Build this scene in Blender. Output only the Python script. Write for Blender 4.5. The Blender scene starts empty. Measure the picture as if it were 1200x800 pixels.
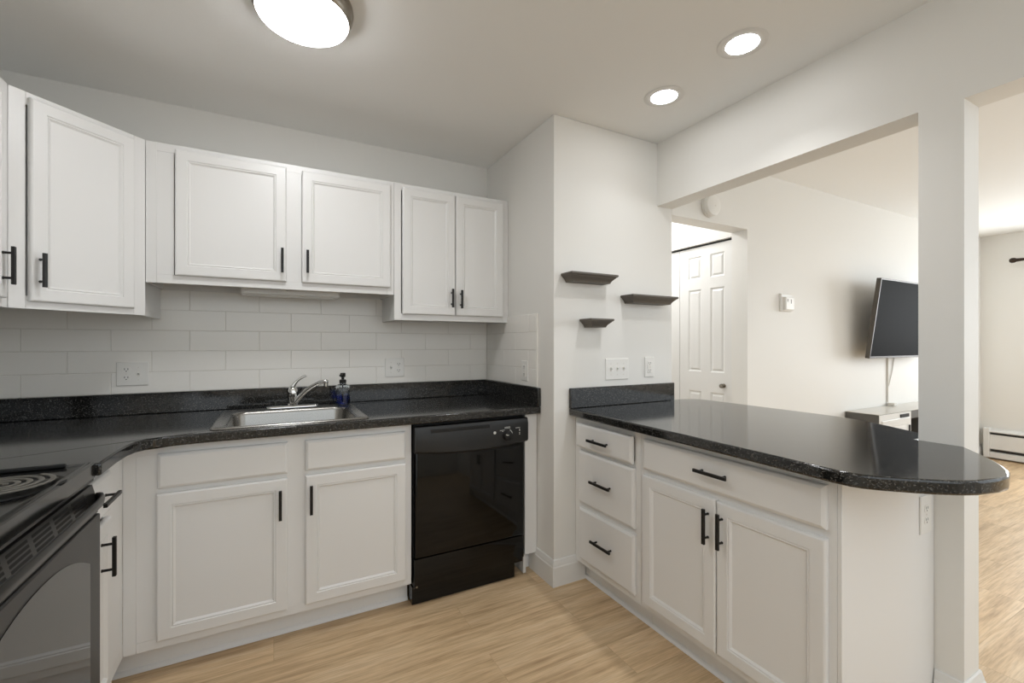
import bpy, bmesh, math, random
from mathutils import Vector, Matrix
from mathutils.geometry import tessellate_polygon
random.seed(7)
SC = bpy.context.scene
COL = SC.collection
PI = math.pi

# ------------------------------------------------------------------ camera
H = 1.252
cam_d = bpy.data.cameras.new('camera')
cam = bpy.data.objects.new('camera', cam_d)
COL.objects.link(cam)
cam_d.sensor_width = 36.0
cam_d.lens = 523.45 * 36.0 / 1200.0
cam_d.shift_y = 3.08 / 1200.0
cam_d.clip_start = 0.03
cam.location = (0, 0, H)
cam.rotation_euler = (PI / 2, 0, -math.radians(28.07))
SC.camera = cam

# ------------------------------------------------------------------ light and exposure
W = bpy.data.worlds.new('daylight')
SC.world = W
W.use_nodes = True
bg = W.node_tree.nodes['Background']
bg.inputs[0].default_value = (0.90, 0.96, 1.0, 1)
bg.inputs[1].default_value = 1.15
LAMP_STRENGTH = 23.5
CAN_STRENGTH = 20.0
CAN_BEAM = 20.0
WINDOW_POWER = 60.0
SC.view_settings.view_transform = 'Standard'
SC.view_settings.look = 'None'
SC.view_settings.gamma = 1.0
SC.view_settings.use_curve_mapping = False
SC.view_settings.exposure = 0.50


def area_light(name, loc, rot, sx, sy, power, color=(1, 1, 1)):
    d = bpy.data.lights.new(name, 'AREA')
    d.shape = 'RECTANGLE'
    d.size, d.size_y, d.energy, d.color = sx, sy, power, color
    o = bpy.data.objects.new(name, d)
    COL.objects.link(o)
    o.location, o.rotation_euler = loc, rot
    return o


area_light('window_daylight', (7.35, 0.5, 1.5), (0, PI / 2, 0), 1.4, 2.0, WINDOW_POWER, (0.92, 0.965, 1.0))
area_light('hall_fill_light', (2.5, 2.75, 2.43), (0, 0, 0), 0.3, 0.3, 7.5, (0.97, 0.98, 1.0))  # unseen lamp added to brighten the hallway and closet door


# ------------------------------------------------------------------ materials
def lin(r, g, b):
    f = lambda c: (c / 12.92 if c <= 0.04045 else ((c + 0.055) / 1.055) ** 2.4)
    return (f(r / 255), f(g / 255), f(b / 255), 1)


def mat(name, rgb, rough=0.5, metal=0.0, spec=0.5, bump=None, ior=1.5):
    m = bpy.data.materials.new(name)
    m.use_nodes = True
    nt = m.node_tree
    p = nt.nodes['Principled BSDF']
    p.inputs['Base Color'].default_value = lin(*rgb)
    p.inputs['Roughness'].default_value = rough
    p.inputs['Metallic'].default_value = metal
    p.inputs['Specular IOR Level'].default_value = spec
    p.inputs['IOR'].default_value = ior
    tc = nt.nodes.new('ShaderNodeTexCoord')
    n = nt.nodes.new('ShaderNodeTexNoise')
    sc, st = bump if bump else (60.0, 0.01)
    n.inputs['Scale'].default_value = sc
    nt.links.new(tc.outputs['Object'], n.inputs['Vector'])
    b = nt.nodes.new('ShaderNodeBump')
    b.inputs['Strength'].default_value = st
    b.inputs['Distance'].default_value = 0.002
    nt.links.new(n.outputs['Fac'], b.inputs['Height'])
    nt.links.new(b.outputs['Normal'], p.inputs['Normal'])
    return m


def emit(name, rgb, strength):
    m = bpy.data.materials.new(name)
    m.use_nodes = True
    p = m.node_tree.nodes['Principled BSDF']
    p.inputs['Base Color'].default_value = (0.9, 0.9, 0.88, 1)
    p.inputs['Emission Color'].default_value = rgb
    p.inputs['Emission Strength'].default_value = strength
    return m


def granite_mat():
    m = bpy.data.materials.new('black_speckled_laminate')
    m.use_nodes = True
    nt = m.node_tree
    p = nt.nodes['Principled BSDF']
    tc = nt.nodes.new('ShaderNodeTexCoord')
    v = nt.nodes.new('ShaderNodeTexVoronoi')
    v.inputs['Scale'].default_value = 330
    n = nt.nodes.new('ShaderNodeTexNoise')
    n.inputs['Scale'].default_value = 160
    n.inputs['Detail'].default_value = 3
    nt.links.new(tc.outputs['Object'], v.inputs['Vector'])
    nt.links.new(tc.outputs['Object'], n.inputs['Vector'])
    r1 = nt.nodes.new('ShaderNodeValToRGB')       # random cell value: a few bright chips
    r1.color_ramp.elements[0].position = 0.80
    r1.color_ramp.elements[0].color = (0, 0, 0, 1)
    r1.color_ramp.elements[1].position = 1.0
    r1.color_ramp.elements[1].color = (1, 1, 1, 1)
    sep = nt.nodes.new('ShaderNodeSeparateColor')
    nt.links.new(v.outputs['Color'], sep.inputs[0])
    nt.links.new(sep.outputs[0], r1.inputs[0])
    r2 = nt.nodes.new('ShaderNodeValToRGB')
    r2.color_ramp.elements[0].position = 0.4
    r2.color_ramp.elements[0].color = (0.006, 0.006, 0.0055, 1)
    r2.color_ramp.elements[1].position = 0.75
    r2.color_ramp.elements[1].color = (0.020, 0.0195, 0.018, 1)
    nt.links.new(n.outputs['Fac'], r2.inputs[0])
    mx = nt.nodes.new('ShaderNodeMix')
    mx.data_type = 'RGBA'
    nt.links.new(r1.outputs[0], mx.inputs[0])
    nt.links.new(r2.outputs[0], mx.inputs[6])
    mx.inputs[7].default_value = (0.12, 0.117, 0.110, 1)
    nt.links.new(mx.outputs[2], p.inputs['Base Color'])
    p.inputs['Roughness'].default_value = 0.10
    p.inputs['IOR'].default_value = 1.6
    return m


def wood_floor_mat():
    m = bpy.data.materials.new('light_oak_planks')
    m.use_nodes = True
    nt = m.node_tree
    L = nt.links.new
    p = nt.nodes['Principled BSDF']
    tc = nt.nodes.new('ShaderNodeTexCoord')
    br = nt.nodes.new('ShaderNodeTexBrick')
    br.offset = 0.37
    br.inputs['Color1'].default_value = (0, 0, 0, 1)
    br.inputs['Color2'].default_value = (1, 1, 1, 1)
    br.inputs['Mortar'].default_value = (0.5, 0.5, 0.5, 1)
    br.inputs['Scale'].default_value = 1
    br.inputs['Mortar Size'].default_value = 0.0012
    br.inputs['Mortar Smooth'].default_value = 0.3
    br.inputs['Brick Width'].default_value = 1.22
    br.inputs['Row Height'].default_value = 0.182
    L(tc.outputs['Object'], br.inputs['Vector'])
    sep = nt.nodes.new('ShaderNodeSeparateColor')
    L(br.outputs['Color'], sep.inputs[0])
    # grain: noise stretched along the plank, shifted per plank
    mul = nt.nodes.new('ShaderNodeVectorMath')
    mul.operation = 'MULTIPLY'
    mul.inputs[1].default_value = (1.3, 14.0, 1.0)
    L(tc.outputs['Object'], mul.inputs[0])
    comb = nt.nodes.new('ShaderNodeCombineXYZ')
    m7 = nt.nodes.new('ShaderNodeMath')
    m7.operation = 'MULTIPLY'
    m7.inputs[1].default_value = 37.0
    L(sep.outputs[0], m7.inputs[0])
    L(m7.outputs[0], comb.inputs[0])
    L(m7.outputs[0], comb.inputs[2])
    add = nt.nodes.new('ShaderNodeVectorMath')
    add.operation = 'ADD'
    L(mul.outputs[0], add.inputs[0])
    L(comb.outputs[0], add.inputs[1])
    n1 = nt.nodes.new('ShaderNodeTexNoise')
    n1.inputs['Scale'].default_value = 1.6
    n1.inputs['Detail'].default_value = 7
    n1.inputs['Roughness'].default_value = 0.62
    n1.inputs['Distortion'].default_value = 0.35
    L(add.outputs[0], n1.inputs['Vector'])
    mul2 = nt.nodes.new('ShaderNodeVectorMath')
    mul2.operation = 'MULTIPLY'
    mul2.inputs[1].default_value = (2.4, 4.5, 1.0)
    L(add.outputs[0], mul2.inputs[0])
    n2 = nt.nodes.new('ShaderNodeTexNoise')
    n2.inputs['Scale'].default_value = 3.0
    n2.inputs['Detail'].default_value = 4
    L(mul2.outputs[0], n2.inputs['Vector'])
    ramp = nt.nodes.new('ShaderNodeValToRGB')
    e = ramp.color_ramp.elements
    e[0].position = 0.27
    e[0].color = lin(184, 151, 113)
    e[1].position = 0.73
    e[1].color = lin(238, 212, 176)
    mid = e.new(0.5)
    mid.color = lin(224, 193, 152)
    L(n1.outputs['Fac'], ramp.inputs[0])
    mx = nt.nodes.new('ShaderNodeMix')       # fine pores
    mx.data_type = 'RGBA'
    mx.blend_type = 'MULTIPLY'
    mx.inputs[0].default_value = 0.5
    L(ramp.outputs[0], mx.inputs[6])
    r3 = nt.nodes.new('ShaderNodeValToRGB')
    r3.color_ramp.elements[0].position = 0.35
    r3.color_ramp.elements[0].color = (0.62, 0.58, 0.54, 1)
    r3.color_ramp.elements[1].position = 0.6
    L(n2.outputs['Fac'], r3.inputs[0])
    L(r3.outputs[0], mx.inputs[7])
    mx2 = nt.nodes.new('ShaderNodeMix')      # plank to plank tone
    mx2.data_type = 'RGBA'
    mx2.blend_type = 'MULTIPLY'
    mx2.inputs[0].default_value = 1.0
    r4 = nt.nodes.new('ShaderNodeValToRGB')
    r4.color_ramp.elements[0].color = (0.86, 0.86, 0.86, 1)
    r4.color_ramp.elements[1].color = (1.0, 1.0, 1.0, 1)
    L(sep.outputs[0], r4.inputs[0])
    L(mx.outputs[2], mx2.inputs[6])
    L(r4.outputs[0], mx2.inputs[7])
    mx3 = nt.nodes.new('ShaderNodeMix')      # seams
    mx3.data_type = 'RGBA'
    mx3.blend_type = 'MULTIPLY'
    L(br.outputs['Fac'], mx3.inputs[0])
    L(mx2.outputs[2], mx3.inputs[6])
    mx3.inputs[7].default_value = (0.80, 0.75, 0.70, 1)
    L(mx3.outputs[2], p.inputs['Base Color'])
    p.inputs['Roughness'].default_value = 0.42
    b = nt.nodes.new('ShaderNodeBump')
    b.inputs['Strength'].default_value = 0.12
    b.inputs['Distance'].default_value = 0.002
    L(n2.outputs['Fac'], b.inputs['Height'])
    L(b.outputs['Normal'], p.inputs['Normal'])
    return m


def glass_mat(name, rgb, rough=0.0, ior=1.45):
    m = bpy.data.materials.new(name)
    m.use_nodes = True
    p = m.node_tree.nodes['Principled BSDF']
    p.inputs['Base Color'].default_value = rgb
    p.inputs['Roughness'].default_value = rough
    p.inputs['IOR'].default_value = ior
    p.inputs['Transmission Weight'].default_value = 1.0
    return m


def pane_mat():
    m = bpy.data.materials.new('window_pane')
    m.use_nodes = True
    nt = m.node_tree
    out = nt.nodes['Material Output']
    tr = nt.nodes.new('ShaderNodeBsdfTransparent')
    gl = nt.nodes.new('ShaderNodeBsdfGlossy')
    gl.inputs['Roughness'].default_value = 0.02
    mx = nt.nodes.new('ShaderNodeMixShader')
    mx.inputs[0].default_value = 0.06
    nt.links.new(tr.outputs[0], mx.inputs[1])
    nt.links.new(gl.outputs[0], mx.inputs[2])
    nt.links.new(mx.outputs[0], out.inputs['Surface'])
    return m


M = dict(
    wall=mat('wall_paint_warm_white', (234, 232, 227), 0.55, bump=(220, 0.03)),
    ceil=mat('ceiling_paint', (247, 247, 245), 0.8, bump=(180, 0.05)),
    trim=mat('white_trim_paint', (232, 231, 228), 0.35),
    cab=mat('white_cabinet_paint', (234, 233, 231), 0.33, bump=(40, 0.015)),
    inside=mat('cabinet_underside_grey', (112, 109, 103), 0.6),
    counter=granite_mat(),
    floor=wood_floor_mat(),
    tile=mat('white_subway_tile', (244, 241, 235), 0.22, bump=(9, 0.02)),
    grout=mat('light_grout', (224, 220, 212), 0.8),
    black=mat('black_enamel', (9, 9, 8), 0.07, spec=0.35),
    blackpanel=mat('black_moulded_plastic', (26, 25, 24), 0.32),
    blackdull=mat('matt_black_recess', (8, 8, 8), 0.6),
    stove=mat('black_stove_enamel', (24, 24, 23), 0.13, ior=1.75),
    ovenglass=mat('dark_oven_glass', (26, 25, 23), 0.04, ior=2.1),
    stovedull=mat('black_stove_border', (40, 39, 37), 0.36),
    coil=mat('grey_burner_coil', (108, 105, 98), 0.5, 0.2),
    pan=mat('black_drip_pan', (7, 7, 7), 0.35, spec=0.2),
    handle=mat('matt_black_metal', (26, 25, 24), 0.38, 0.3),
    steel=mat('brushed_stainless', (155, 153, 149), 0.27, 1.0, bump=(300, 0.02)),
    chrome=mat('polished_chrome', (225, 225, 224), 0.06, 1.0),
    nickel=mat('satin_nickel', (150, 144, 134), 0.3, 1.0),
    plastic=mat('white_plastic', (236, 234, 229), 0.3),
    slot=mat('dark_slot', (40, 38, 35), 0.6),
    shelfw=mat('dark_grey_brown_wood', (96, 90, 82), 0.5, bump=(120, 0.05)),
    tvscreen=mat('black_tv_screen', (19, 19, 19), 0.6, spec=0.03),
    tvframe=mat('grey_tv_bezel', (86, 81, 75), 0.4, 0.2),
    consolegrey=mat('grey_console_side', (92, 90, 86), 0.5),
    consolelit=mat('lit_console_top', (205, 200, 190), 0.3),  # light and reflection on the console top put into a paler colour
    bronze=mat('dark_bronze_rod', (58, 48, 40), 0.35, 0.6),
    print=mat('white_print', (205, 205, 200), 0.5),
    glass=glass_mat('clear_bottle_glass', (0.93, 0.97, 1.0, 1), 0.0),
    liquid=glass_mat('blue_soap', (0.01, 0.06, 0.62, 1), 0.0, 1.33),
    pane=pane_mat(),
    lamp=emit('lamp_diffuser_glow', (0.965, 0.98, 1.0, 1), LAMP_STRENGTH),
    can=emit('downlight_glow', (0.965, 0.98, 1.0, 1), CAN_STRENGTH),
)


# ------------------------------------------------------------------ mesh helpers
class MB:
    def __init__(s):
        s.v, s.f, s.mi = [], [], []

    def add(s, verts, faces, mi=0):
        o = len(s.v)
        s.v += [tuple(v) for v in verts]
        s.f += [tuple(i + o for i in f) for f in faces]
        s.mi += [mi] * len(faces)
        return s

    def box(s, x0, x1, y0, y1, z0, z1, mi=0):
        return s.add([(x0, y0, z0), (x1, y0, z0), (x1, y1, z0), (x0, y1, z0), (x0, y0, z1), (x1, y0, z1), (x1, y1, z1), (x0, y1, z1)],
                     [(0, 3, 2, 1), (4, 5, 6, 7), (0, 1, 5, 4), (1, 2, 6, 5), (2, 3, 7, 6), (3, 0, 4, 7)], mi)

    def loops(s, rings, mi=0, cap0=True, cap1=True):
        """rings: list of equal-length vertex loops, bridged in order"""
        n = len(rings[0])
        vs = [v for r in rings for v in r]
        fs = []
        for k in range(len(rings) - 1):
            a, b = k * n, (k + 1) * n
            for i in range(n):
                j = (i + 1) % n
                fs.append((a + i, a + j, b + j, b + i))
        if cap0:
            fs.append(tuple(range(n - 1, -1, -1)))
        if cap1:
            fs.append(tuple(range((len(rings) - 1) * n, len(rings) * n)))
        return s.add(vs, fs, mi)

    def panel(s, x0, x1, z0, z1, prof, mi=0, cap0=True):
        """nested rectangles facing -y; prof = [(inset, y)]"""
        rings = []
        for ins, y in prof:
            rings.append([(x0 + ins, y, z0 + ins), (x1 - ins, y, z0 + ins), (x1 - ins, y, z1 - ins), (x0 + ins, y, z1 - ins)])
        return s.loops(rings, mi, cap0)

    def lathe(s, prof, n=32, c=(0, 0, 0), mi=0, axis='z'):
        rings = []
        for r, h in prof:
            ring = []
            for i in range(n):
                a = 2 * PI * i / n
                p = (r * math.cos(a), r * math.sin(a), h)
                if axis == 'y':
                    p = (p[0], p[2], -p[1])
                elif axis == 'x':
                    p = (p[2], p[0], p[1])
                ring.append((p[0] + c[0], p[1] + c[1], p[2] + c[2]))
            rings.append(ring)
        return s.loops(rings, mi)

    def tube(s, pts, rad, n=12, mi=0, closed=False):
        pts = [Vector(p) for p in pts]
        if not isinstance(rad, (list, tuple)):
            rad = [rad] * len(pts)
        rings = []
        up = None
        for i, p in enumerate(pts):
            t = (pts[min(i + 1, len(pts) - 1)] - pts[max(i - 1, 0)]).normalized()
            if up is None:
                up = Vector((0, 0, 1)) if abs(t.z) < 0.9 else Vector((1, 0, 0))
            a = t.cross(up)
            a.normalize()
            up = a.cross(t).normalized()
            rings.append([tuple(p + rad[i] * (math.cos(2 * PI * k / n) * a + math.sin(2 * PI * k / n) * up)) for k in range(n)])
        return s.loops(rings, mi)

    def prism(s, outer, z0, z1, holes=(), mi=0):
        polys = [[Vector((x, y, 0)) for x, y in outer]] + [[Vector((x, y, 0)) for x, y in h] for h in holes]
        flat = [p for q in polys for p in q]
        tris = tessellate_polygon(polys)
        n = len(flat)
        vs = [(p.x, p.y, z0) for p in flat] + [(p.x, p.y, z1) for p in flat]
        fs = []
        for t in tris:
            a, b, c = t
            if (flat[b] - flat[a]).cross(flat[c] - flat[a]).z < 0:
                a, c = c, a
            fs.append((a + n, b + n, c + n))
            fs.append((c, b, a))
        o = 0
        for q in polys:
            k = len(q)
            for i in range(k):
                j = (i + 1) % k
                fs.append((o + i, o + j, o + j + n, o + i + n))
            o += k
        return s.add(vs, fs, mi)

    def build(s, name, mats, parent=None, loc=(0, 0, 0), rz=0.0, bevel=0.0, seg=2, smooth=35, rel=None):
        me = bpy.data.meshes.new(name)
        v = s.v
        if rel:
            v = [(a - rel[0], b - rel[1], c - rel[2]) for a, b, c in v]
            loc = rel
        me.from_pydata(v, [], s.f)
        if not isinstance(mats, (list, tuple)):
            mats = [mats]
        for m in mats:
            me.materials.append(m)
        for p, i in zip(me.polygons, s.mi):
            p.material_index = i
        bm = bmesh.new()
        bm.from_mesh(me)
        bmesh.ops.recalc_face_normals(bm, faces=bm.faces)
        bm.to_mesh(me)
        bm.free()
        for p in me.polygons:
            p.use_smooth = True
        me.set_sharp_from_angle(angle=math.radians(smooth))
        o = bpy.data.objects.new(name, me)
        COL.objects.link(o)
        o.location = loc
        o.rotation_euler = (0, 0, rz)
        if parent:
            o.parent = parent
        if bevel:
            b = o.modifiers.new('bevel', 'BEVEL')
            b.width, b.segments, b.limit_method, b.angle_limit = bevel, seg, 'ANGLE', math.radians(40)
            b.harden_normals = False
        return o


def thing(name, label, cat, loc=(0, 0, 0), rz=0.0, group=None):
    o = bpy.data.objects.new(name, None)
    COL.objects.link(o)
    o.empty_display_size = 0.1
    o.location, o.rotation_euler = loc, (0, 0, rz)
    return tag(o, label, cat, group)


def tag(o, label, cat, group=None):
    o['label'], o['category'] = label, cat
    if group:
        o['group'] = group
    return o


def struct(o, label=None):
    o['kind'] = 'structure'
    if label:
        o['label'] = label
    return o


# ------------------------------------------------------------------ room shell
ZC = 2.443
YB = 2.755          # wall behind the sink
YJ = 1.938          # shelf wall and living room wall
XJ = 1.279          # side of the boxed-out corner
XR, XR2 = 2.012, 2.135   # wall with the pass-through
XL = -1.10
XF = 6.97
REAR = -2.2

struct(MB().box(-1.25, 7.1, -4.0, 3.6, -0.05, 0).build('floor', M['floor']), 'light oak plank floor')
struct(MB().box(-1.25, 7.1, -0.45, 3.6, ZC, ZC + 0.05).build('ceiling', M['ceil']))
struct(MB().box(XL - 0.12, XL, REAR, YB + 0.12, 0, ZC).build('wall_left', M['wall']))
struct(MB().box(XL, XJ, YB, YB + 0.12, 0, ZC).build('wall_back', M['wall']))
struct(MB().box(XJ, XR2, YJ, 3.5, 0, ZC).build('wall_corner', M['wall'], bevel=0.004))
wr = MB()
wr.box(XR, XR2, 0.599, 0.718, 0, 2.064)                 # post
wr.box(XR, XR2, 0.718, YJ, 0, 0.874)                    # knee wall
wr.box(XR, XR2, 0.718, YJ, 2.072, ZC)                   # header over the pass-through
wr.box(XR, XR2, -0.40, 0.718, 2.064, ZC)
wr.box(XR, XR2, REAR, -0.40, 0, ZC)
struct(wr.build('wall_right', M['wall']), 'warm white wall with pass-through and doorway')
wl = MB()
wl.box(XR2, 2.859, YJ, 2.058, 2.037, ZC)                # header over the hallway
wl.box(2.859, XF, YJ, 2.058, 0, ZC)
struct(MB().box(XL - 0.12, 7.1, REAR - 0.12, REAR, 0, 1.0).build('wall_rear_sky_block', M['wall']))  # unseen low wall added to keep bright sky out of the black reflections
struct(wl.build('wall_living', M['wall']), 'living room wall with hallway opening')
wh = MB()
wh.box(2.859, 2.98, 2.0585, 3.5, 2.012, ZC)
wh.box(2.859, 2.98, 3.03, 3.5, 0, 2.012)
wh.box(2.925, 2.98, 2.0585, 3.03, 0, 2.012)             # closet behind the folding door
struct(wh.build('wall_hall', M['wall']))
struct(MB().box(XR2, 2.859, 3.5, 3.6, 0, ZC).build('wall_hall_end', M['wall']))
wf = MB()
WY0, WY1, WZ0, WZ1 = -0.5, 1.5, 0.85, 2.08
wf.box(XF, XF + 0.12, WY1, 2.058, 0, ZC)
wf.box(XF, XF + 0.12, REAR, WY0, 0, ZC)
wf.box(XF, XF + 0.12, WY0, WY1, 0, WZ0)
wf.box(XF, XF + 0.12, WY0, WY1, WZ1, ZC)
struct(wf.build('wall_far', M['wall']))
win = MB()
for a, b, c, d in ((WY0, WY1, WZ0, WZ0 + 0.05), (WY0, WY1, WZ1 - 0.05, WZ1), (WY0, WY0 + 0.05, WZ0, WZ1), (WY1 - 0.05, WY1, WZ0, WZ1),
                   (0.475, 0.525, WZ0, WZ1)):
    win.box(XF + 0.03, XF + 0.09, a, b, c, d)
w1 = struct(win.build('window_1', M['trim']))
MB().box(XF + 0.057, XF + 0.063, WY0, WY1, WZ0, WZ1).build('window_glass', M['pane'], w1)

# white subway tile (each wall's tiling is one surface)
TZ0 = 1.0145
TH, TW, GR = 0.1016, 0.3048, 0.0018


def tiles(name, length, x_of, rows, phase, place, start=0.0):
    mb = MB()
    lo = start
    for k in range(rows):
        z0 = TZ0 + k * TH
        off = phase + (TW / 2 if k % 2 else 0.0)
        n0 = math.floor((lo - off) / TW)
        x = off + n0 * TW
        while x < length:
            a, b = max(x, lo) + GR / 2, min(x + TW, length) - GR / 2
            if b - a > 0.006:
                place(mb, a, b, z0 + GR / 2, z0 + TH - GR / 2)
            x += TW
    return mb


def place_back(mb, a, b, z0, z1):
    mb.panel(a, b, z0, z1, [(0, YB - 0.0005), (0, YB - 0.0065), (0.0015, YB - 0.008)])


def place_side(mb, a, b, z0, z1):
    # on the side of the boxed-out corner, facing -x; a..b run from the back wall towards the room
    t = MB().panel(a, b, z0, z1, [(0, -0.0005), (0, -0.0065), (0.0015, -0.008)])
    mb.add([(XJ + y, YB - x, z) for x, y, z in t.v], t.f)


tb = tiles('t', XJ - 0.008, None, 6, -0.678 % TW - TW, place_back, XL + 0.008)
tb.box(XL, XJ, YB - 0.0055, YB - 0.0002, TZ0, TZ0 + 6 * TH, 1)
struct(tb.build('trim_1', [M['tile'], M['grout']]), 'white subway tile on the sink wall')
ts = tiles('t', YB - 2.105, None, 4, 0.11, place_side, 0.008)
ts.box(XJ - 0.0055, XJ - 0.0002, 2.105, YB - 0.008, TZ0, TZ0 + 4 * TH, 1)
ts.box(XJ - 0.008, XJ - 0.0002, 2.095, 2.105, TZ0 - 0.0, TZ0 + 4 * TH, 0)
struct(ts.build('trim_2', [M['tile'], M['grout']]), 'white subway tile on the side of the corner box')
tl = MB()


def place_left(mb, a, b, z0, z1):
    t = MB().panel(a, b, z0, z1, [(0, -0.0005), (0, -0.0065), (0.0015, -0.008)])
    mb.add([(XL - y, x, z) for x, y, z in t.v], t.f)


tl = tiles('t', YB - 0.01, None, 3, 0.05, place_left, 0.9)
tl.box(XL + 0.0002, XL + 0.0055, 0.9, YB - 0.01, TZ0, TZ0 + 3 * TH, 1)
struct(tl.build('trim_3', [M['tile'], M['grout']]))

# baseboards: profile (outward, z) swept along a polyline on the floor plan
BPROF = [(0.0, 0), (0.014, 0), (0.014, 0.098), (0.011, 0.104), (0.011, 0.110), (0.0075, 0.122), (0.006, 0.132), (0.003, 0.136), (0, 0.136)]


def baseboard(name, pts, side):
    """pts: wall line on plan; side=+1: outward is left of travel"""
    mb = MB()
    P = [Vector(p) for p in pts]
    rings = []
    for i, p in enumerate(P):
        d0 = (P[i] - P[i - 1]).normalized() if i > 0 else None
        d1 = (P[i + 1] - P[i]).normalized() if i < len(P) - 1 else None
        n0 = Vector((-d0.y, d0.x)) * side if d0 else None
        n1 = Vector((-d1.y, d1.x)) * side if d1 else None
        if n0 is None:
            m = n1
        elif n1 is None:
            m = n0
        else:
            m = (n0 + n1) / (1 + n0.dot(n1))
        rings.append([(p.x + m.x * (o + 0.0005), p.y + m.y * (o + 0.0005), z) for o, z in BPROF])
    mb.loops(rings)
    return struct(mb.build(name, M['trim'], smooth=25))


baseboard('baseboard_corner', [(XJ, 2.17), (XJ, YJ), (1.47, YJ)], -1)
baseboard('baseboard_post', [(XR, 0.672), (XR, 0.599), (XR2, 0.599), (XR2, 0.9), (XR2, YJ)], -1)
baseboard('baseboard_living', [(2.859, 2.058), (2.859, YJ), (4.5, YJ), (XF, YJ)], -1)

# ------------------------------------------------------------------ cabinets
DOOR_T = 0.019


def door_prof(y0):
    t = DOOR_T
    f = y0 - t
    return [(0, y0), (0, f + 0.005), (0.002, f + 0.0018), (0.006, f), (0.043, f), (0.0455, f + 0.0035), (0.048, f + 0.0035),
            (0.050, f + 0.0015), (0.0535, f + 0.0045), (0.0575, f + 0.0078)]


def drawer_prof(y0):
    f = y0 - DOOR_T
    return [(0, y0), (0, f + 0.008), (0.0025, f + 0.0045), (0.007, f + 0.002), (0.011, f)]


def bar_handle(parent, kind, a, b, c, y_face, stand=0.031):
    """kind 'v': bar at x=c from z=a to z=b; kind 'h': bar at z=c from x=a to x=b.  Flat black bar on two posts"""
    mb = MB()
    r = 0.0058
    y1 = y_face - stand
    ins = 0.021
    if kind == 'v':
        mb.panel(c - r, c + r, a, b, [(0.001, y1 + 0.010), (0, y1 + 0.009), (0, y1 + 0.0012), (0.0012, y1)])
        for z in (a + ins, b - ins):
            mb.lathe([(0.0048, y_face + 0.0), (0.0048, y_face - 0.003), (0.004, y_face - 0.004), (0.004, y1 + 0.009)], 12, (c, 0, z), axis='y')
    else:
        mb.panel(a, b, c - r, c + r, [(0.001, y1 + 0.010), (0, y1 + 0.009), (0, y1 + 0.0012), (0.0012, y1)])
        for x in (a + ins, b - ins):
            mb.lathe([(0.0048, y_face + 0.0), (0.0048, y_face - 0.003), (0.004, y_face - 0.004), (0.004, y1 + 0.009)], 12, (x, 0, c), axis='y')
    return mb.build('handle', M['handle'], parent)


GAP = 0.0006


def front(root, kind, x0, x1, z0, z1, handle=None, pull=0.0, stand=0.031):
    mb = MB()
    yb = -GAP - pull
    mb.panel(x0, x1, z0, z1, door_prof(yb) if kind == 'door' else drawer_prof(yb))
    if pull:
        mb.box(x0 + 0.03, x1 - 0.03, yb, 0.3, z0 + 0.02, z1 - 0.02)
    o = mb.build(kind, M['cab'], root, smooth=20)
    if handle:
        h = handle
        yf = yb - DOOR_T
        bar_handle(o, h[0], h[1], h[2], h[3], yf, stand)
    return o


def frame_boxes(mb, w, z0, z1, xs, zs, sw=0.038, y0=0.0, y1=0.019):
    """face frame: outer stiles and rails plus inner stiles centred at xs and rails at zs (list of (x0,x1,zc))"""
    mb.box(0, sw, y0, y1, z0, z1)
    mb.box(w - sw, w, y0, y1, z0, z1)
    mb.box(sw, w - sw, y0, y1, z0, z0 + sw)
    mb.box(sw, w - sw, y0, y1, z1 - sw, z1)
    for x, hw in xs:
        mb.box(x - hw, x + hw, y0, y1, z0 + sw, z1 - sw)
    for a, b, z in zs:
        mb.box(a, b, y0, y1, z - 0.02, z + 0.02)


def base_cabinet(name, label, loc, rz, w, depth, xs=(), zs=(), sw=0.038, shoe=True, toe=0.075, toe_left=0.0):
    root = thing(name, label, 'cabinet', loc, rz)
    mb = MB()
    z0, z1 = 0.11, 0.8745
    frame_boxes(mb, w, z0, z1, xs, zs, sw)
    t = 0.016
    mb.box(0.0005, t, 0.019, depth, z0, z1)
    mb.box(w - t, w - 0.0005, 0.019, depth, z0, z1)
    mb.box(t, w - t, depth - 0.01, depth, z0, z1)
    mb.box(t, w - t, 0.019, depth - 0.01, z0, z0 + t)
    mb.build('carcass', M['cab'], root, bevel=0.0008, seg=1)
    k = MB()
    k.box(-toe_left, w, toe, toe + 0.014, 0.001, z0)
    if shoe:
        k.loops([[(x, toe, 0.001), (x, toe - 0.013, 0.001), (x, toe - 0.012, 0.008), (x, toe - 0.007, 0.015), (x, toe, 0.018)] for x in (-toe_left, w)])
    k.build('toe_kick', M['cab'], root)
    return root


def wall_cabinet(name, label, loc, rz, w, depth, z0, z1, xs=(), sw=0.038, left_w=None):
    root = thing(name, label, 'cabinet', loc, rz)
    mb = MB()
    frame_boxes(mb, w, z0, z1, xs, (), sw)
    if left_w:
        mb.box(sw, left_w, 0, 0.019, z0 + 0.038, z1 - 0.038)
    t = 0.013
    mb.box(0.0005, t, 0.019, depth, z0, z1)
    mb.box(w - t, w - 0.0005, 0.019, depth, z0, z1)
    mb.box(t, w - t, 0.019, depth, z1 - t, z1)
    mb.box(t, w - t, depth - 0.006, depth, z0, z1 - t)
    for x, hw in xs:
        mb.box(x - hw, x - hw + t, 0.019, depth - 0.006, z0, z1 - t)
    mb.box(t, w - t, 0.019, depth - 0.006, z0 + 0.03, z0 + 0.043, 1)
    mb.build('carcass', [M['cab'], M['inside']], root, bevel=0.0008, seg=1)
    return root


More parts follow.
